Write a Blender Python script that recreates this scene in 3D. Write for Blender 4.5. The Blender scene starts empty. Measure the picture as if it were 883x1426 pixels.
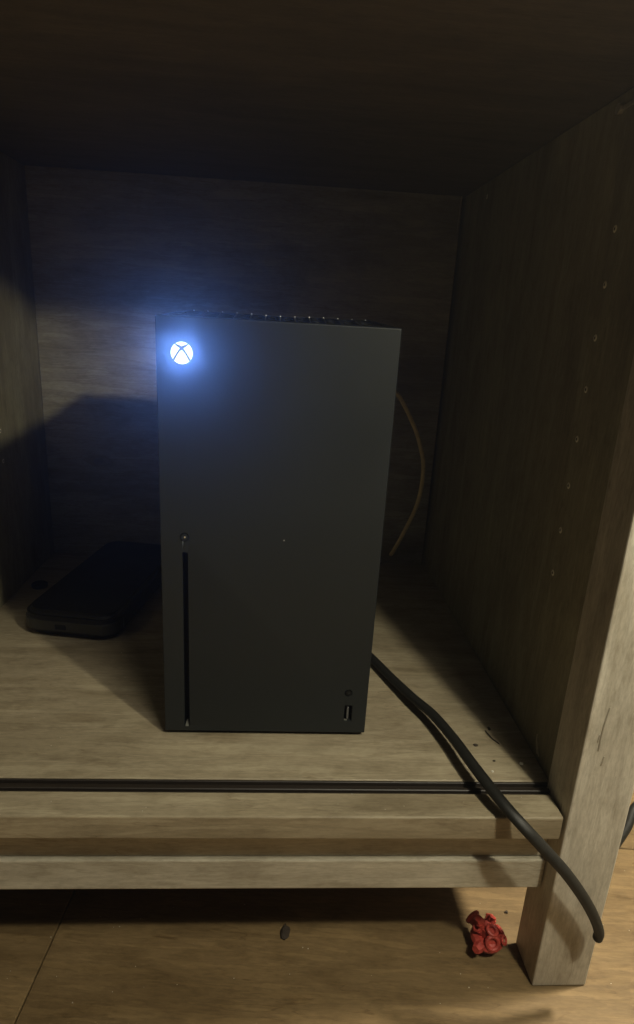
import bpy, bmesh, math, random
from mathutils import Vector, Matrix, noise
random.seed(7)
R = math.radians
scene = bpy.context.scene
C = scene.collection

# ------------------------------------------------------------------ camera
cam_d = bpy.data.cameras.new("camera"); cam = bpy.data.objects.new("camera", cam_d); C.objects.link(cam)
RX = (0.99708153, -0.05372963, 0.05423602)      # image right, down, forward components of each world axis
RY = (0.03510619, -0.30816547, -0.9506848)
RZ = (0.06779361, 0.94981428, -0.30537986)
rx, rdn, rf = (Vector((0.99708153, -0.05372963, 0.05423602)), Vector((0.03510619, -0.30816547, -0.9506848)),
               Vector((0.06779361, 0.94981428, -0.30537986)))
m = Matrix((rx, -rdn, -rf)).transposed().to_4x4()
m.translation = Vector((0.07603, -0.41121, 0.30378))
cam.matrix_world = m
cam_d.sensor_fit = 'VERTICAL'; cam_d.sensor_height = 36.0
cam_d.lens = 884.0 / 1426.0 * 36.0
cam_d.shift_y = 15.0 / 1426.0
cam_d.clip_start = 0.02; cam_d.clip_end = 50
scene.camera = cam
scene.render.resolution_x = 634; scene.render.resolution_y = 1024

# ------------------------------------------------------------------ world, lamps, exposure
w = bpy.data.worlds.new("World"); scene.world = w; w.use_nodes = True
bg = w.node_tree.nodes["Background"]
bg.inputs[0].default_value = (1.0, 0.93, 0.70, 1); bg.inputs[1].default_value = 0.010

def area(name, loc, target, size, power, col):
    d = bpy.data.lights.new(name, 'AREA'); d.shape = 'DISK'; d.size = size; d.energy = power; d.color = col
    o = bpy.data.objects.new(name, d); C.objects.link(o); o.location = loc
    o.rotation_euler = (Vector(target) - Vector(loc)).to_track_quat('-Z', 'Y').to_euler()
    return o
area("room_lamp", (0.355, -0.37, 0.535), (0.06, 0.0, 0.05), 0.028, 2.4, (1.0, 0.94, 0.71))
area("ceiling_or_fill_lamp", (0.60, -0.95, 1.95), (0.1, 0.0, -0.05), 0.45, 13.5, (1.0, 0.93, 0.76))  # soft front fill added from above, no such bulb known
area("ceiling_or_fill_lamp", (1.15, 0.06, 2.0), (0.25, 0.0, -0.1), 0.22, 105.0, (1.0, 0.90, 0.70))

vs = scene.view_settings
vs.view_transform = 'Standard'; vs.look = 'None'; vs.exposure = 0.0; vs.gamma = 1.0
try: vs.use_curve_mapping = False
except Exception: pass

# ------------------------------------------------------------------ materials
class NT:
    def __init__(s, name):
        s.m = bpy.data.materials.new(name); s.m.use_nodes = True
        s.t = s.m.node_tree; s.b = s.t.nodes["Principled BSDF"]; s.L = s.t.links.new
    def n(s, typ, **kw):
        n = s.t.nodes.new(typ)
        for k, v in kw.items():
            if k.startswith('i_'): n.inputs[k[2:].replace('_', ' ')].default_value = v
            else: setattr(n, k, v)
        return n
def ramp(nt, src, stops):
    r = nt.n('ShaderNodeValToRGB'); cr = r.color_ramp
    while len(cr.elements) < len(stops): cr.elements.new(0.5)
    for e, (p, c) in zip(cr.elements, stops): e.position = p; e.color = tuple(c) + (1,)
    nt.L(src, r.inputs[0]); return r.outputs[0]
def mixc(nt, mode, fac, a, b):
    x = nt.n('ShaderNodeMix', data_type='RGBA', blend_type=mode)
    for sock, v in ((x.inputs[0], fac), (x.inputs[6], a), (x.inputs[7], b)):
        if hasattr(v, 'links') or isinstance(v, bpy.types.NodeSocket): nt.L(v, sock)
        elif isinstance(v, (int, float)): sock.default_value = v
        else: sock.default_value = tuple(v) + (1,)
    return x.outputs[2]
def wood(name, light, dark, axis='X', rough=0.5, grain=1.0, blot=0.5, knots=0.5, seed=0.0, bump=0.12):
    nt = NT(name)
    tc = nt.n('ShaderNodeTexCoord'); info = nt.n('ShaderNodeObjectInfo')
    off = nt.n('ShaderNodeVectorMath', operation='SCALE'); off.inputs[0].default_value = (3.1, 7.7, 5.3)
    nt.L(info.outputs['Random'], off.inputs['Scale'])
    add = nt.n('ShaderNodeVectorMath', operation='ADD'); nt.L(tc.outputs['Object'], add.inputs[0]); nt.L(off.outputs[0], add.inputs[1])
    def mapped(al, ac, off=0.0):
        mp = nt.n('ShaderNodeMapping')
        i = 'XYZ'.index(axis); s = [ac]*3; s[i] = al
        mp.inputs['Scale'].default_value = s; mp.inputs['Location'].default_value = (seed+off, seed*2+off, seed*.7)
        nt.L(add.outputs[0], mp.inputs[0]); return mp.outputs[0]
    g = nt.n('ShaderNodeTexNoise', i_Scale=1.0, i_Detail=7.0, i_Roughness=0.62, i_Distortion=0.5); nt.L(mapped(11*grain, 120*grain), g.inputs[0])
    g2 = nt.n('ShaderNodeTexNoise', i_Scale=1.0, i_Detail=4.0, i_Roughness=0.6, i_Distortion=1.2); nt.L(mapped(5, 30, 4), g2.inputs[0])
    bl = nt.n('ShaderNodeTexNoise', i_Scale=1.0, i_Detail=3.0, i_Roughness=0.55); nt.L(mapped(5, 14, 9), bl.inputs[0])
    L, D = Vector(light), Vector(dark)
    c = ramp(nt, g.outputs[0], [(0.28, D*.55+L*.45), (0.44, D*.2+L*.8), (0.52, D*.45+L*.55), (0.56, L*.95), (0.72, L)])
    c2 = ramp(nt, g2.outputs[0], [(0.32, (0.70, 0.67, 0.62)), (0.5, (0.94, 0.935, 0.93)), (0.7, (1.08, 1.07, 1.05))])
    c = mixc(nt, 'MULTIPLY', 0.85, c, c2)
    c3 = ramp(nt, bl.outputs[0], [(0.30, (0.70, 0.67, 0.63)), (0.5, (1, 1, 1)), (0.72, (1.12, 1.12, 1.12))])
    c = mixc(nt, 'MULTIPLY', blot, c, c3)
    # thin dark streaks along the grain
    st = nt.n('ShaderNodeTexNoise', i_Scale=1.0, i_Detail=3.0, i_Roughness=0.5, i_Distortion=0.8); nt.L(mapped(9, 75, 13), st.inputs[0])
    sr = ramp(nt, st.outputs[0], [(0.488, (1, 1, 1)), (0.498, (0.70, 0.65, 0.58)), (0.508, (1, 1, 1))])
    gate = nt.n('ShaderNodeTexNoise', i_Scale=1.0, i_Detail=2.0); nt.L(mapped(6, 20, 17), gate.inputs[0])
    gr = nt.n('ShaderNodeMapRange'); gr.inputs[1].default_value = .45; gr.inputs[2].default_value = .6; nt.L(gate.outputs[0], gr.inputs[0])
    c = mixc(nt, 'MULTIPLY', gr.outputs[0], c, sr)
    # weathered mottling, nearly round blotches, and fine grit
    mo = nt.n('ShaderNodeTexNoise', i_Scale=1.0, i_Detail=6.0, i_Roughness=0.7); nt.L(mapped(30, 62, 21), mo.inputs[0])
    c = mixc(nt, 'MULTIPLY', 0.8, c, ramp(nt, mo.outputs[0], [(0.33, (0.74, 0.72, 0.69)), (0.5, (1, 1, 1)), (0.7, (1.08, 1.08, 1.08))]))
    fi = nt.n('ShaderNodeTexNoise', i_Scale=1.0, i_Detail=3.0, i_Roughness=0.7); nt.L(mapped(140, 700, 5), fi.inputs[0])
    c = mixc(nt, 'MULTIPLY', 0.7, c, ramp(nt, fi.outputs[0], [(0.35, (0.80, 0.79, 0.77)), (0.6, (1.05, 1.05, 1.05))]))
    if knots > 0:       # sparse knots: only one Voronoi cell in five carries one
        v = nt.n('ShaderNodeTexVoronoi', i_Scale=1.0, i_Randomness=1.0); nt.L(mapped(9, 22, 2), v.inputs[0])
        sep = nt.n('ShaderNodeSeparateColor'); nt.L(v.outputs['Color'], sep.inputs[0])
        wv = nt.n('ShaderNodeMath', operation='MULTIPLY_ADD'); wv.inputs[1].default_value = .16; wv.inputs[2].default_value = -.08
        nt.L(mo.outputs[0], wv.inputs[0]); dd = nt.n('ShaderNodeMath', operation='ADD'); nt.L(v.outputs['Distance'], dd.inputs[0]); nt.L(wv.outputs[0], dd.inputs[1])
        k = ramp(nt, dd.outputs[0], [(0.04, (0.28, 0.22, 0.17)), (0.10, (0.72, 0.67, 0.60)), (0.14, (0.60, 0.54, 0.47)), (0.24, (1, 1, 1))])
        gt = nt.n('ShaderNodeMath', operation='GREATER_THAN'); gt.inputs[1].default_value = .74; nt.L(sep.outputs[0], gt.inputs[0])
        mu = nt.n('ShaderNodeMath', operation='MULTIPLY'); mu.inputs[1].default_value = knots; nt.L(gt.outputs[0], mu.inputs[0])
        c = mixc(nt, 'MULTIPLY', mu.outputs[0], c, k)
    nt.L(c, nt.b.inputs['Base Color'])
    nt.b.inputs['Roughness'].default_value = rough
    nt.b.inputs['Specular IOR Level'].default_value = 0.35
    bm_ = nt.n('ShaderNodeBump', i_Strength=bump, i_Distance=0.001)
    nt.L(g.outputs[0], bm_.inputs['Height']); nt.L(bm_.outputs[0], nt.b.inputs['Normal'])
    return nt.m
def plain(name, col, rough=0.5, var=0.12, scale=200, metallic=0.0, spec=0.5, bump=0.0, smudge=0.0):
    nt = NT(name); tc = nt.n('ShaderNodeTexCoord')
    n = nt.n('ShaderNodeTexNoise', i_Scale=float(scale), i_Detail=5.0); nt.L(tc.outputs['Object'], n.inputs[0])
    V = Vector(col)
    c = ramp(nt, n.outputs[0], [(0.3, V*(1-var)), (0.7, V*(1+var))])
    nt.L(c, nt.b.inputs['Base Color'])
    nt.b.inputs['Metallic'].default_value = metallic; nt.b.inputs['Specular IOR Level'].default_value = spec
    if smudge:
        s = nt.n('ShaderNodeTexNoise', i_Scale=14.0, i_Detail=6.0, i_Roughness=0.6); nt.L(tc.outputs['Object'], s.inputs[0])
        mr = nt.n('ShaderNodeMapRange'); mr.inputs[1].default_value = .3; mr.inputs[2].default_value = .7
        mr.inputs[3].default_value = rough-smudge; mr.inputs[4].default_value = rough+smudge
        nt.L(s.outputs[0], mr.inputs[0]); nt.L(mr.outputs[0], nt.b.inputs['Roughness'])
    else: nt.b.inputs['Roughness'].default_value = rough
    if bump:
        b = nt.n('ShaderNodeBump', i_Strength=bump, i_Distance=0.0004); nt.L(n.outputs[0], b.inputs['Height']); nt.L(b.outputs[0], nt.b.inputs['Normal'])
    return nt.m

GL, GD = (0.37, 0.315, 0.215), (0.18, 0.14, 0.088)
M_shelf = wood('greyed_wood_shelf', GL, GD, 'X', seed=1.0, knots=.55)
M_rail = wood('greyed_wood_rail', (0.52, 0.48, 0.385), (0.30, 0.265, 0.20), 'X', seed=3.0, knots=.2)
M_post = wood('greyed_wood_post', (0.60, 0.56, 0.47), (0.36, 0.325, 0.26), 'Z', seed=5.0, knots=.35, blot=.8)
M_side = wood('greyed_wood_side', (0.33, 0.30, 0.19), (0.18, 0.16, 0.095), 'Z', seed=8.0, knots=.3, blot=.9)
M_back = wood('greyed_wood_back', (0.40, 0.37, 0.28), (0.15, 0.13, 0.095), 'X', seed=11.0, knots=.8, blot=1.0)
M_top = wood('greyed_wood_top_shaded', (0.13, 0.105, 0.068), (0.07, 0.055, 0.035), 'X', seed=14.0)  # same wood as the sides, darkened to carry the shade
M_oak = wood('oak_floor_plank', (0.205, 0.140, 0.066), (0.085, 0.056, 0.028), 'X', grain=1.5, seed=20.0, rough=.4, knots=.55, blot=.7)
M_gap = plain('dark_subfloor', (0.03, 0.022, 0.015), .9)
M_track = plain('brown_track_plastic', (0.016, 0.011, 0.007), .5)
M_body = plain('matte_black_plastic', (0.0135, 0.0160, 0.0162), .50, var=.06, scale=900, spec=.35, bump=.05, smudge=.06)
M_dark = plain('deep_black_plastic', (0.006, 0.006, 0.005), .6, spec=.2)
M_vent = plain('glossy_vent_plastic', (0.075, 0.075, 0.078), .22, spec=.9)
M_glint = plain('pale_fin_glint', (0.85, 0.85, 0.82), .35, metallic=.3)
M_box = plain('black_box_plastic', (0.006, 0.0055, 0.004), .45, spec=.25, smudge=.08)
M_boxedge = plain('lighter_box_edge', (0.022, 0.021, 0.015), .45)  # front band, a little lighter than the case
M_cord = plain('grey_black_rubber', (0.010, 0.0097, 0.0078), .55, var=.25, scale=300, spec=.3, bump=.2)
M_tan = plain('tan_cable', (0.70, 0.56, 0.28), .45)
M_red = plain('red_plastic', (0.36, 0.045, 0.032), .5, var=.35, scale=160)
M_pin = plain('pin_rim_glint', (0.80, 0.76, 0.62), .3)
M_steel = plain('dull_steel', (0.5, 0.48, 0.42), .4, metallic=.6)
M_crumbd = plain('dark_crumb', (0.03, 0.02, 0.012), .8)
M_crumbl = plain('pale_crumb', (0.72, 0.68, 0.58), .7)
M_gouge = plain('bruised_wood', (0.36, 0.32, 0.25), .8)
M_chip_glint = plain('bare_wood_and_glint', (0.42, 0.36, 0.25), .7)  # bare wood in the gouges, also the painted glint at the back corner
def emis(name, col, st):
    nt = NT(name); nt.b.inputs['Base Color'].default_value = (.8, .8, .8, 1)
    nt.b.inputs['Emission Color'].default_value = tuple(col)+(1,); nt.b.inputs['Emission Strength'].default_value = st
    return nt.m
M_logo = emis('lit_logo', (0.80, 0.93, 1.0), 1.0)
M_stroke = plain('logo_stroke_grey', (0.05, 0.06, 0.08), .6)

# ------------------------------------------------------------------ mesh helpers
def link(name, bm, mat, parent=None, loc=None, smooth=False, rot=None):
    me = bpy.data.meshes.new(name); bmesh.ops.recalc_face_normals(bm, faces=bm.faces); bm.to_mesh(me); bm.free()
    o = bpy.data.objects.new(name, me); C.objects.link(o)
    if mat: me.materials.append(mat)
    if parent: o.parent = parent
    if loc: o.location = loc
    if rot: o.rotation_euler = rot
    if smooth:
        for p in me.polygons: p.use_smooth = True
    return o
def tag(o, label=None, cat=None, group=None, kind=None):
    if label: o['label'] = label
    if cat: o['category'] = cat
    if group: o['group'] = group
    if kind: o['kind'] = kind
    return o
def empty(name, loc, label, cat, group=None, rz=0):
    o = bpy.data.objects.new(name, None); C.objects.link(o); o.location = loc; o.rotation_euler = (0, 0, rz)
    o.empty_display_size = .02
    return tag(o, label, cat, group)
def box(x0, x1, y0, y1, z0, z1, bev=0.0, seg=2, bm=None):
    bm = bm or bmesh.new()
    r = bmesh.ops.create_cube(bm, size=1.0)
    for v in r['verts']:
        v.co = Vector((x0+(v.co.x+.5)*(x1-x0), y0+(v.co.y+.5)*(y1-y0), z0+(v.co.z+.5)*(z1-z0)))
    if bev:
        es = list({e for v in r['verts'] for e in v.link_edges})
        bmesh.ops.bevel(bm, geom=es, offset=bev, segments=seg, profile=.5, affect='EDGES')
    return bm
def cyl(bm, c, axis, r, h, seg=24, r2=None):
    q = Vector(axis).normalized().to_track_quat('Z', 'Y').to_matrix().to_4x4(); q.translation = Vector(c)
    return bmesh.ops.create_cone(bm, cap_ends=True, segments=seg, radius1=r, radius2=r if r2 is None else r2, depth=h, matrix=q)
def catmull(P, n=10):
    P = [Vector(p) for p in P]; Q = [P[0]*2-P[1]] + P + [P[-1]*2-P[-2]]; out = []
    for i in range(1, len(Q)-2):
        a, b, c, d = Q[i-1:i+3]
        for k in range(n):
            t = k/n
            out.append(.5*((2*b)+(c-a)*t+(2*a-5*b+4*c-d)*t*t+(3*b-a-3*c+d)*t**3))
    out.append(P[-1]); return out
def tube(P, r, seg=12, n=10, flat=1.0, bm=None, taper=None, cap=True):
    bm = bm or bmesh.new(); pts = catmull(P, n); rings = []; up = Vector((0, 0, 1)); last = None
    for i, p in enumerate(pts):
        t = (pts[min(i+1, len(pts)-1)]-pts[max(i-1, 0)]).normalized()
        if last is None: s = t.cross(up); s = s.normalized() if s.length > .1 else t.cross(Vector((1, 0, 0))).normalized()
        else: s = (last - t*last.dot(t)).normalized()
        last = s; u = s.cross(t).normalized()
        rr = r*(taper(i/(len(pts)-1)) if taper else 1)
        rings.append([bm.verts.new(p + s*math.cos(a)*rr + u*math.sin(a)*rr*flat) for a in (2*math.pi*k/seg for k in range(seg))])
    for A, B in zip(rings, rings[1:]):
        for k in range(seg): bm.faces.new((A[k], A[(k+1) % seg], B[(k+1) % seg], B[k]))
    if cap: bm.faces.new(rings[0][::-1]); bm.faces.new(rings[-1])
    return bm

# ------------------------------------------------------------------ the floor: oak planks on a dark bed
FZ = -0.15
floor = link('floor', box(-1.6, 1.8, -1.3, 1.6, FZ-.03, FZ-.008), M_gap); tag(floor, kind='structure')
pw, pl, gap = 0.19, 1.18, 0.0007
pb = box(0, pl-gap, 0, pw-gap, FZ-.008, FZ, .0008, 1)
pm = bpy.data.meshes.new('plank'); pb.to_mesh(pm); pb.free(); pm.materials.append(M_oak)
ang = R(-4.5); ca, sa = math.cos(ang), math.sin(ang)
for r_ in range(-6, 8):
    off = {0: -0.075 % pl}.get(r_, (r_*0.437) % pl)
    for k in range(-3, 3):
        x0, y0 = off + (k)*pl - (0 if r_ else 0), -0.115 + r_*pw
        cx, cy = x0+pl/2, y0+pw/2
        X, Y = cx*ca-cy*sa, cx*sa+cy*ca
        if abs(X-.1) > 1.05 or abs(Y-.15) > 1.25: continue
        o = bpy.data.objects.new('plank', pm); C.objects.link(o); o.parent = floor
        o.location = (x0*ca-y0*sa, x0*sa+y0*ca, random.uniform(-.0003, 0)); o.rotation_euler = (0, 0, ang)

# ------------------------------------------------------------------ the cabinet
cab = empty('media_cabinet', (0, 0, FZ), 'grey-washed wooden cabinet with open compartment holding the games console', 'cabinet')
def cpart(name, bm, mat, parent=cab, **k):
    bmesh.ops.translate(bm, verts=bm.verts, vec=(0, 0, -FZ)); return link(name, bm, mat, parent, **k)
YF, YB, ZT = -0.0845, 0.3712, 0.4445
XL, XR = -0.2055, 0.2785
cpart('shelf_board', box(XL+.0005, XR-.0005, -.0478, YB-.0005, -.018, 0, .0006, 1), M_shelf)
cpart('shelf_edge', box(XL+.002, .2735, YF+.0015, -.0607, -.018, 0.0003, .0014, 3), M_shelf)
tb = box(XL+.003, .2765, -.0606, -.0479, -.018, -.0035)
box(XL+.003, .2765, -.0562, -.0532, -.0034, -.0012, .0005, 1, tb)
box(XL+.003, .2765, -.0496, -.0480, -.0034, -.0006, .0003, 1, tb)
cpart('door_track', tb, M_track)
cpart('apron', box(-.205, .2748, -.0672, -.0395, -.0475, -.0184, .0005, 1), M_rail)
cpart('lower_rail', box(-.21, .2746, -.0707, -.040, -.0728, -.0478, .0012, 2), M_rail)
sp = cpart('side_panel', box(XR, XR+.016, -.0498, YB+.012, -.030, ZT-.0005, .0006, 1), M_side)
sl = cpart('side_panel', box(XL-.016, XL, -.0498, YB+.012, -.030, ZT-.0005, .0006, 1), M_side)
legr = cpart('leg', box(.2752, .3155, YF, -.0503, -.150, ZT+.0, .0012, 2), M_post)
cpart('leg', box(-.2455, -.2052-.001, YF, -.0503, -.150, ZT, .0012, 2), M_post)
cpart('leg', box(.2955, .3155, .345, YB+.014, -.150, ZT, .0012, 2), M_post)
cpart('leg', box(-.2455, -.2225, .345, YB+.014, -.150, ZT, .0012, 2), M_post)
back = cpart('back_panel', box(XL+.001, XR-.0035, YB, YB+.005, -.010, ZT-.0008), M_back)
cpart('leak_blocker', box(XL-.01, XR+.005, YB+.0125, YB+.022, -.03, ZT-.001), M_top)  # unseen backing added to stop light leaking round the back panel
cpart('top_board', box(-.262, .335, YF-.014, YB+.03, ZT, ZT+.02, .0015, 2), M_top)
# shelf-pin holes up both side walls, their glint painted into the pale rims
def pinhole(parent, x, y, z, s):
    bm = bmesh.new(); n = 16; ri, ro = .0011, .0023
    a = [bm.verts.new((x, y+math.cos(t)*ro, z+math.sin(t)*ro)) for t in (2*math.pi*k/n for k in range(n))]
    b = [bm.verts.new((x+s*.0005, y+math.cos(t)*ri*1.05, z+math.sin(t)*ri*1.05)) for t in (2*math.pi*k/n for k in range(n))]
    c = [bm.verts.new((x+s*.0002, y+math.cos(t)*ri*.9, z+math.sin(t)*ri*.9)) for t in (2*math.pi*k/n for k in range(n))]
    for A, B in ((a, b), (b, c)):
        for k in range(n): bm.faces.new((A[k], A[(k+1) % n], B[(k+1) % n], B[k]))
    rim = cpart('pin_hole', bm, M_pin, parent)
    bm = bmesh.new(); cyl(bm, (x+s*.0002, y, z), (1, 0, 0), ri*.92, .0002, 16)
    return cpart('hole_bore', bm, M_dark, rim)
for z in (.3662, .3340, .3018, .2690, .2360, .2035, .1710, .1385): pinhole(sp, XR-.00005, .0045, z, -1)
for z in (.2420, .2098, .1776, .1463): pinhole(sl, XL+.00005, .25, z, 1)
pinhole(sp, XR-.00005, .2878, .4300, -1)
# pale gouges at the foot of the right side wall
gb = tube([(XR, -.0175, .0175), (XR-.0004, -.0195, .012), (XR-.0002, -.023, .004)], .0008, 6)
tube([(XR, -.0205, .0125), (XR-.0004, -.0225, .0085), (XR, -.0255, .0035)], .0006, 6, bm=gb)
cpart('gouge_or_glint', gb, M_chip_glint, sp)
for P, r in (([(.2866, -.0846, .0860), (.2852, -.0847, .0704), (.2853, -.0846, .0545)], .0006), ([(.2900, -.0846, .0500), (.2893, -.0847, .0440)], .0006), ([(.2840, -.0846, .0660), (.2838, -.0846, .0610)], .0005)):
    cpart('gouge_or_glint', tube(P, r, 6, 6), M_gouge, legr)
cpart('gouge_or_glint', tube([(.2738, .3710, .4435), (.2736, .3708, .436), (.2732, .3709, .425), (.2728, .3710, .405)], .0007, 6, 6, taper=lambda t: 1.3-t), M_chip_glint, back)  # pale sliver painting the lit edge at the back corner
# steel bracket up in the front corner
bk = box(XR-.0012, XR-.0001, -.010, .022, .4335, .4362, .0003, 1); cyl(bk, (XR-.0018, .0225, .435), (1, 0, 0), .003, .003, 14)
cpart('metal_bracket', bk, M_steel, sp)

# ------------------------------------------------------------------ the games console
W_, H_ = .151, .301
con = empty('games_console', (0, 0, 0), 'tall matte black tower games console with a lit round power emblem', 'games console')
con.rotation_euler = (R(.8), 0, 0)
def boolean(obj_, cutters):
    for c in cutters:
        md = obj_.modifiers.new('b', 'BOOLEAN'); md.operation = 'DIFFERENCE'; md.solver = 'EXACT'; md.object = c
    dg = bpy.context.evaluated_depsgraph_get(); dg.update()
    me = bpy.data.meshes.new_from_object(obj_.evaluated_get(dg)); obj_.modifiers.clear(); obj_.data = me
    for c in cutters:
        mm = c.data; bpy.data.objects.remove(c); bpy.data.meshes.remove(mm)
body = link('body', box(0, W_, 0, W_, .0035, H_, .0009, 3), M_body, con)
cuts = []
cuts.append(link('c', box(.0040, W_-.0040, .0040, W_-.0040, .280, .32), None))
def rbox2(cx, cz, hw, hh, r, depth, y0=-.01):
    bm = bmesh.new(); vs_ = []
    for (sx, sz, a0) in ((1, 1, 0), (-1, 1, 90), (-1, -1, 180), (1, -1, 270)):
        for k in range(5):
            a = R(a0+k*22.5); vs_.append((cx+sx*(hw-r)+math.cos(a)*r, cz+sz*(hh-r)+math.sin(a)*r))
    A = [bm.verts.new((x, y0, z)) for x, z in vs_]; B = [bm.verts.new((x, depth, z)) for x, z in vs_]
    n = len(A)
    for k in range(n): bm.faces.new((A[k], A[(k+1) % n], B[(k+1) % n], B[k]))
    bm.faces.new(A[::-1]); bm.faces.new(B); return bm
cuts.append(link('c', rbox2(.0162, .0775, .0022, .0705, .0020, .012), None))
cuts.append(link('c', rbox2(.1372, .0210, .0031, .0070, .0006, .010), None))
for (x, z, r) in ((.0161, .1585, .0033), (.1364, .0386, .0031)):
    bm = bmesh.new(); cyl(bm, (x, 0, z), (0, 1, 0), r, .005, 32); cuts.append(link('c', bm, None))
boolean(body, cuts)
md = body.modifiers.new('n', 'WEIGHTED_NORMAL')
bm = bmesh.new(); cyl(bm, (W_/2, W_/2, .0026), (0, 0, 1), .058, .0018, 48); link('foot', bm, M_dark, con)
bm = rbox2(.0162, .0775, .0021, .0704, .0019, .0125, .0112); link('disc_slot', bm, M_dark, con)
bm = bmesh.new(); vv = [bm.verts.new(p) for p in ((.0150, .0006, .0072), (.0182, .0006, .0072), (.0170, .0035, .0115), (.0160, .0035, .0115), (.0150, .004, .0072), (.0182, .004, .0072))]
bm.faces.new((vv[0], vv[1], vv[2], vv[3])); bm.faces.new((vv[0], vv[3], vv[4])); bm.faces.new((vv[1], vv[5], vv[2])); bm.faces.new((vv[4], vv[3], vv[2], vv[5]))
link('slot_tip', bm, plain('grey_slot_tip', (.10, .10, .085), .4), con)  # small pale grey wedge at the slot's lower end
for nm, (x, z, r) in (('eject_button', (.0161, .1585, .0026)), ('pairing_button', (.1364, .0386, .0024))):
    bm = bmesh.new(); cyl(bm, (x, .0012, z), (0, 1, 0), r, .0022, 32); 
    bmesh.ops.bevel(bm, geom=[e for e in bm.edges if abs(e.verts[0].co.y-e.verts[1].co.y) < 1e-6], offset=.0003, segments=2, affect='EDGES')
    b_ = link(nm, bm, M_body if nm[0] == 'e' else M_dark, con)
    bm = bmesh.new()
    for a in (0, 60, 120) if nm[0] == 'e' else (0,):
        pass
    cyl(bm, (x+.0003, -.0001, z+.0002), (0, 1, 0), .0006, .0003, 12)
    link('button_mark', bm, M_chip_glint if nm[0] == 'e' else M_body, b_)
bm = rbox2(.1372, .0210, .0030, .0069, .0005, .0105, .0096)
usb = link('usb_port', bm, M_dark, con)
link('port_tongue', box(.1362, .1376, .0008, .0096, .0158, .0262), M_vent, usb)
link('port_lip', box(.1345, .1366, .0006, .002, .0142, .0149), plain('port_steel', (.3, .3, .27), .35, metallic=.7), usb)
# emblem: glowing disc with two crossing dark strokes
bm = bmesh.new(); cyl(bm, (.0159, .0, .2794), (0, 1, 0), .0067, .0005, 64)
logo = link('power_emblem', bm, M_logo, con)
def stroke(s):
    cen = [(-.66, .90), (-.45, .70), (-.22, .575), (0, .43), (.24, .17), (.47, -.17), (.66, -.50), (.78, -.72)]
    hw = [.045, .075, .11, .12, .085, .08, .085, .09]
    P = catmull([(a, 0, b) for a, b in cen], 6); Hh = catmull([(h, 0, 0) for h in hw], 6)
    bm = bmesh.new(); prev = None; r = .0067
    for i, p in enumerate(P):
        t = (P[min(i+1, len(P)-1)]-P[max(i-1, 0)]).normalized(); nrm = Vector((-t.z, 0, t.x)); h = Hh[i].x
        row = []
        for yy in (-.0005, -.0002):
            for q in (p+nrm*h, p-nrm*h):
                L = math.hypot(q.x, q.z)
                if L > .99: q = q*(.99/L)
                row.append(bm.verts.new((.0159+s*q.x*r, yy, .2794+q.z*r)))
        if prev:
            a, b, c, d = prev; A, B, C_, D = row
            for f in ((a, b, B, A), (c, C_, D, d), (a, A, C_, c), (b, d, D, B)):
                try: bm.faces.new(f)
                except ValueError: pass
        prev = row
    return bm
s1 = link('emblem_stroke', stroke(1), M_stroke, logo)
s2 = link('emblem_stroke', stroke(-1), M_stroke, logo); s2.location.y = -.00005
bm = bmesh.new(); bmesh.ops.create_icosphere(bm, subdivisions=1, radius=.00045, matrix=Matrix.Translation((.0834, -.0002, .1588)))
link('dust_speck', bm, M_crumbl, con)
# blue light added just in front of the emblem for its glow in the haze
led = area('emblem_led', (.0159, -.0012, .2794), (.0159, -1, .2794),   .024, .080, (0.15, 0.34, 1.0))
led.data.spread = R(110); led.parent = con
# top grille: dished plate with 12 x 12 round holes
N = 12; a0 = .0042; cell = (W_-2*a0)/N
def dish(x, y):
    rr = ((x-W_/2)**2+(y-W_/2)**2)**.5/(W_/2)
    return H_-.0006-.0052*max(0, 1-min(rr, 1)**2)
bm = bmesh.new()
for i in range(N):
    for j in range(N):
        cx, cy = a0+(i+.5)*cell, a0+(j+.5)*cell; n = 16; rr = .0047
        S, A, B, D = [], [], [], []
        for k in range(n):
            t = 2*math.pi*k/n; c_, s_ = math.cos(t), math.sin(t); mm = max(abs(c_), abs(s_))
            x, y = cx+c_/mm*cell/2, cy+s_/mm*cell/2; S.append(bm.verts.new((x, y, dish(x, y))))
            for LST, q, dz in ((A, rr+.0005, 0), (B, rr, -.0005), (D, rr-.0003, -.0050)):
                x, y = cx+c_*q, cy+s_*q; LST.append(bm.verts.new((x, y, dish(x, y)+dz)))
        for P_, Q_ in ((S, A), (A, B), (B, D)):
            for k in range(n): bm.faces.new((P_[k], P_[(k+1) % n], Q_[(k+1) % n], Q_[k]))
bmesh.ops.remove_doubles(bm, verts=bm.verts, dist=1e-6)
for v in bm.verts: v.co.z += v.co.y/W_*.0022
vg = link('vent_grille', bm, M_dark, con)
for v in body.data.vertices:
    if v.co.z > .285: v.co.z += v.co.y/W_*.0022
fin_mesh = {}
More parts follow.
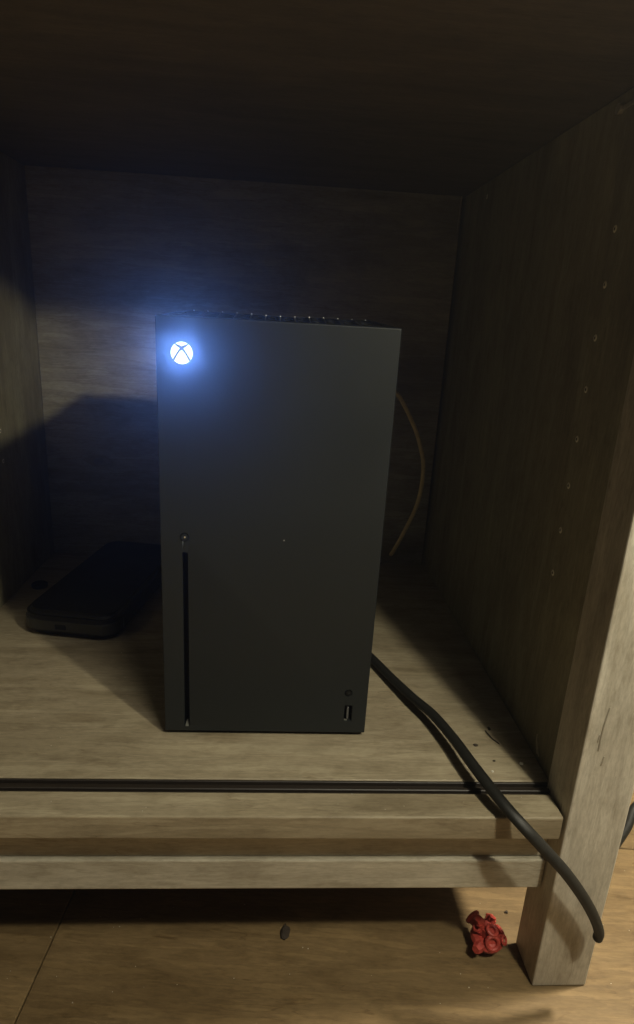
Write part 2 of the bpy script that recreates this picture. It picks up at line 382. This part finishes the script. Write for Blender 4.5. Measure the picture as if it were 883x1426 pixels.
for i in range(N+1):
    x = a0+i*cell; x = min(max(x, a0+.0006), W_-a0-.0006); bm = bmesh.new(); rows = []
    for k in range(25):
        y = a0+.0008+(W_-2*a0-.0016)*k/24; z = dish(x, y)+y/W_*.0022
        rows.append([bm.verts.new((x+dx, y, z+dz)) for dx, dz in ((-.0005, -.0006), (-.0003, .0003), (.0003, .0003), (.0005, -.0006))])
    for A, B in zip(rows, rows[1:]):
        for k in range(4): bm.faces.new((A[k], A[(k+1) % 4], B[(k+1) % 4], B[k]))
    fn = link('vent_fin', bm, M_vent, vg)
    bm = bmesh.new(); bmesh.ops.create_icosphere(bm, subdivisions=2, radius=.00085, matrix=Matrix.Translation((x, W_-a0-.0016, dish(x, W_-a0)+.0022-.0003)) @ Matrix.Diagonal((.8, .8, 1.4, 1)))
    link('fin_glint', bm, M_glint, vg, smooth=True)  # pale bead standing in for a glint on the rear rim
link('fan_bed', box(a0, W_-a0, a0, W_-a0, .2805, .2815), M_dark, con)

# ------------------------------------------------------------------ flat black box at the back left
bx = empty('black_box', (-.116, .143, 0), 'low flat black electronic box lying behind and left of the console', 'electronic box', rz=R(-9))
def rrect(w, d, r, z0, z1, bev, n=6):
    bm = bmesh.new(); pts = []
    for sx, sy, a0 in ((1, 1, 0), (-1, 1, 90), (-1, -1, 180), (1, -1, 270)):
        for k in range(n+1):
            a = R(a0+90*k/n); pts.append((sx*(w/2-r)+math.cos(a)*r, d/2+sy*(d/2-r)+math.sin(a)*r))
    A = [bm.verts.new((x, y, z0)) for x, y in pts]; f = bm.faces.new(A)
    e = bmesh.ops.extrude_face_region(bm, geom=[f])
    for v in [g for g in e['geom'] if isinstance(g, bmesh.types.BMVert)]: v.co.z = z1
    ed = [x for x in bm.edges if abs(x.verts[0].co.z-x.verts[1].co.z) < 1e-7]
    bmesh.ops.bevel(bm, geom=ed, offset=bev, segments=3, affect='EDGES'); return bm
link('case', rrect(.094, .206, .019, .002, .0270, .0045), M_box, bx, smooth=False)
bm = box(-.012, -.001, -.0016, .004, .0095, .0150, .0008, 1); link('port', bm, M_dark, bx)
link('front_band', rrect(.0952, .036, .0175, .007, .0185, .001), M_boxedge, bx, loc=(0, -.0008, 0))
for x, y in ((-.03, .03), (.03, .03), (-.03, .17), (.03, .17)):
    bm = bmesh.new(); cyl(bm, (x, y, .001), (0, 0, 1), .006, .002, 16); link('rubber_foot', bm, M_dark, bx)
bm = bmesh.new(); cyl(bm, (-.0425, .072, .018), (-1, 0, .6), .0016, .002, 12); link('side_stud', bm, M_steel, bx)
bm = bmesh.new(); cyl(bm, (0, 0, .0025), (0, 0, 1), .0085, .005, 24); bmesh.ops.bevel(bm, geom=[e for e in bm.edges if e.calc_length() < .004], offset=.001, segments=2, affect='EDGES')
cp = link('rubber_cap', bm, M_dark, None, loc=(-.184, .262, 0)); tag(cp, 'small round black rubber cap on the shelf by the left wall', 'cap')

# ------------------------------------------------------------------ cables
def off(P, o): return [Vector(p)-Vector(o) for p in P]
o_ = (.172, .111, 0)
P = [(.150, .165, .0050), (.1652, .1251, .0050), (.1720, .1092, .0055), (.1864, .0680, .0070), (.1969, .0390, .0090), (.2067, .0144, .0110), (.2146, -.0149, .0120), (.2202, -.0443, .0130), (.2263, -.0675, .0120), (.2332, -.0856, .0095),
     (.2428, -.0970, .0031), (.2559, -.1000, -.0099), (.2711, -.1010, -.0264), (.2861, -.1005, -.0462), (.2979, -.0995, -.0648), (.3052, -.0985, -.0800), (.3058, -.0980, -.0862)]
cord = link('power_cord', tube(off(P, o_), .0042, 16, 10, .8), M_cord, None, loc=o_, smooth=True)
tag(cord, 'thick black power cord drooping over the shelf edge in front of the right leg', 'power cord')
o_ = (.219, .30, .02)
P = [(.150, .195, .235), (.180, .26, .240), (.207, .298, .2300), (.2290, .30, .197), (.2400, .30, .172), (.2465, .30, .145), (.2440, .30, .104), (.2310, .305, .0619), (.2244, .315, .0385), (.2272, .340, .0245), (.2324, .3705, .0121)]
tag(link('thin_cable', tube(off(P, o_), .0024, 10, 10), M_tan, None, loc=o_, smooth=True), 'thin tan cable bowing out behind the right side of the console', 'cable')
o_ = (.44, .08, FZ)
P = [(.395, .035, .0045), (.425, .063, .0045), (.445, .085, .008), (.475, .098, .012), (.52, .10, .010), (.60, .08, .0045), (.72, .0, .0045), (.8, -.2, .0045), (.78, -.4, .0045)]
P = [(x, y, z+FZ) for x, y, z in P]
tag(link('floor_cable', tube(off(P, o_), .0045, 12, 10), M_cord, None, loc=o_, smooth=True), 'dark cable lying on the oak floor to the right of the cabinet leg', 'cable')

# ------------------------------------------------------------------ small red openwork plastic toy under the cabinet
toy = empty('plastic_toy', (.250, -.054, FZ), 'small red knobbly plastic toy on the floor beside the front leg', 'toy')
toy.scale = (1.15, 1.15, 1.15)
def torus(bm, Mx, Rr, r, a=16, b=8):
    g = [[bm.verts.new(Mx @ Vector(((Rr+r*math.cos(v))*math.cos(u), (Rr+r*math.cos(v))*math.sin(u), r*math.sin(v)))) for v in (2*math.pi*j/b for j in range(b))] for u in (2*math.pi*i/a for i in range(a))]
    for i in range(a):
        for j in range(b): bm.faces.new((g[i][j], g[(i+1) % a][j], g[(i+1) % a][(j+1) % b], g[i][(j+1) % b]))
bm = bmesh.new(); torus(bm, Matrix.Translation((0, 0, .009)), .0075, .0035); cyl(bm, (0, 0, .012), (0, 0, 1), .005, .012, 16)
link('hub', bm, M_red, toy, smooth=False)
for k in range(10):
    a = 2*math.pi*k/7+.3 if k < 7 else 2.2*k; el = (.15, .8, .3, 1.0, .1, .6, .45, 2.0, 3.0, 1.6)[k]
    sc = (1.1, .8, 1.25, .7, .9, 1.2, .75, .8, 1.0, .6)[k]
    d = Vector((math.cos(a), math.sin(a), el)).normalized(); L_ = .0105*(.8+.45*((k*37) % 5)/4)
    bm = bmesh.new(); q = (d+Vector((.2*math.sin(k*5), .2*math.cos(k*3), 0))).to_track_quat('Z', 'Y').to_matrix().to_4x4(); q.translation = Vector((0, 0, .009))+d*(L_+.001)
    if k % 3 != 1: torus(bm, q, .0033*sc, .0012*sc, 14, 8)
    else: bmesh.ops.create_cone(bm, cap_ends=True, segments=6, radius1=.0042*sc, radius2=.0030*sc, depth=.004, matrix=q)
    q2 = q.copy(); q2.translation = Vector((0, 0, .009))+d*L_*.5
    bmesh.ops.create_cone(bm, cap_ends=True, segments=10, radius1=.0024, radius2=.0034*sc, depth=L_, matrix=q2)
    link('knob', bm, M_red, toy, smooth=False)

# ------------------------------------------------------------------ crumbs and grit
def crumb(name, loc, s, mat, label, seed):
    bm = bmesh.new(); bmesh.ops.create_icosphere(bm, subdivisions=2, radius=1)
    for v in bm.verts:
        v.co *= 1+.5*noise.noise(v.co*1.3+Vector((seed*3.1, 0, 0))); v.co = Vector((v.co.x*s[0], v.co.y*s[1], v.co.z*s[2]+s[2]*.8))
    tag(link(name, bm, mat, None, loc=loc), label, 'crumb')
crumb('crumb', (.253, .012, 0), (.0012, .002, .0008), M_crumbd, 'dark crumb on the shelf nearest the right wall, farthest back', 1)
crumb('crumb', (.236, -.009, 0), (.0018, .0013, .0008), M_crumbd, 'larger dark crumb on the shelf just right of the power cord', 2)
crumb('crumb', (.264, -.030, 0), (.0016, .0012, .0010), M_crumbl, 'white crumb on the shelf close to the right wall and door track', 3)
crumb('crumb', (.2395, -.0385, 0), (.0010, .0008, .0006), M_crumbl, 'tiny pale crumb beside the power cord just behind the door track', 4)
crumb('crumb', (.2445, -.027, 0), (.0010, .0008, .0006), M_crumbd, 'tiny dark crumb between the power cord and the white crumb', 5)
crumb('wood_chip', (.096, -.041, FZ), (.004, .006, .0018), M_crumbd, 'dark wood chip on the floor in the shade under the cabinet', 6)
crumb('crumb', (.277, -.024, FZ), (.0013, .0012, .0008), M_crumbd, 'small dark crumb on the lit floor behind the red toy', 7)
bm = bmesh.new(); rg = random.Random(12)
for n_ in range(230):
    if n_ < 110: p = (rg.uniform(-.19, .27), rg.uniform(-.045, .30), 0.0); 
    elif n_ < 130: p = (rg.uniform(-.19, .27), rg.uniform(-.082, -.062), 0.0003)
    else: p = (rg.uniform(-.15, .42), rg.uniform(-.10, .05), FZ)
    if -.005 < p[0] < .156 and -.005 < p[1] < .156 and p[2] > -.01: continue
    r_ = rg.uniform(.00012, .00042)
    bmesh.ops.create_icosphere(bm, subdivisions=1, radius=r_, matrix=Matrix.Translation((p[0], p[1], p[2]+r_*.6)) @ Matrix.Diagonal((rg.uniform(.7, 1.6), rg.uniform(.7, 1.6), .7, 1)))
tag(link('dust', bm, plain('pale_dust', (0.50, 0.46, 0.38), .9)), kind='stuff')
bm = tube([(0, .010, .0005), (.001, .004, .0012), (.0025, 0, .0006), (.006, -.006, .0005)], .0005, 6)
tag(link('dark_fibre', bm, M_crumbd, None, loc=(.249, -.001, 0)), 'short dark curled fibre lying on the shelf beyond the power cord', 'fibre')

# ------------------------------------------------------------------ faint haze that the lit emblem glows in
hz = bpy.data.materials.new('haze'); hz.use_nodes = True; t = hz.node_tree; t.nodes.remove(t.nodes['Principled BSDF'])
pv = t.nodes.new('ShaderNodeVolumePrincipled'); pv.inputs['Color'].default_value = (.95, .96, 1, 1)
pv.inputs['Density'].default_value = 0.10; pv.inputs['Anisotropy'].default_value = 0.89
t.links.new(pv.outputs[0], t.nodes['Material Output'].inputs['Volume'])
h = link('haze', box(-2.2, 2.4, -1.9, 2.2, -1.2, 0.75), hz); tag(h, kind='stuff')
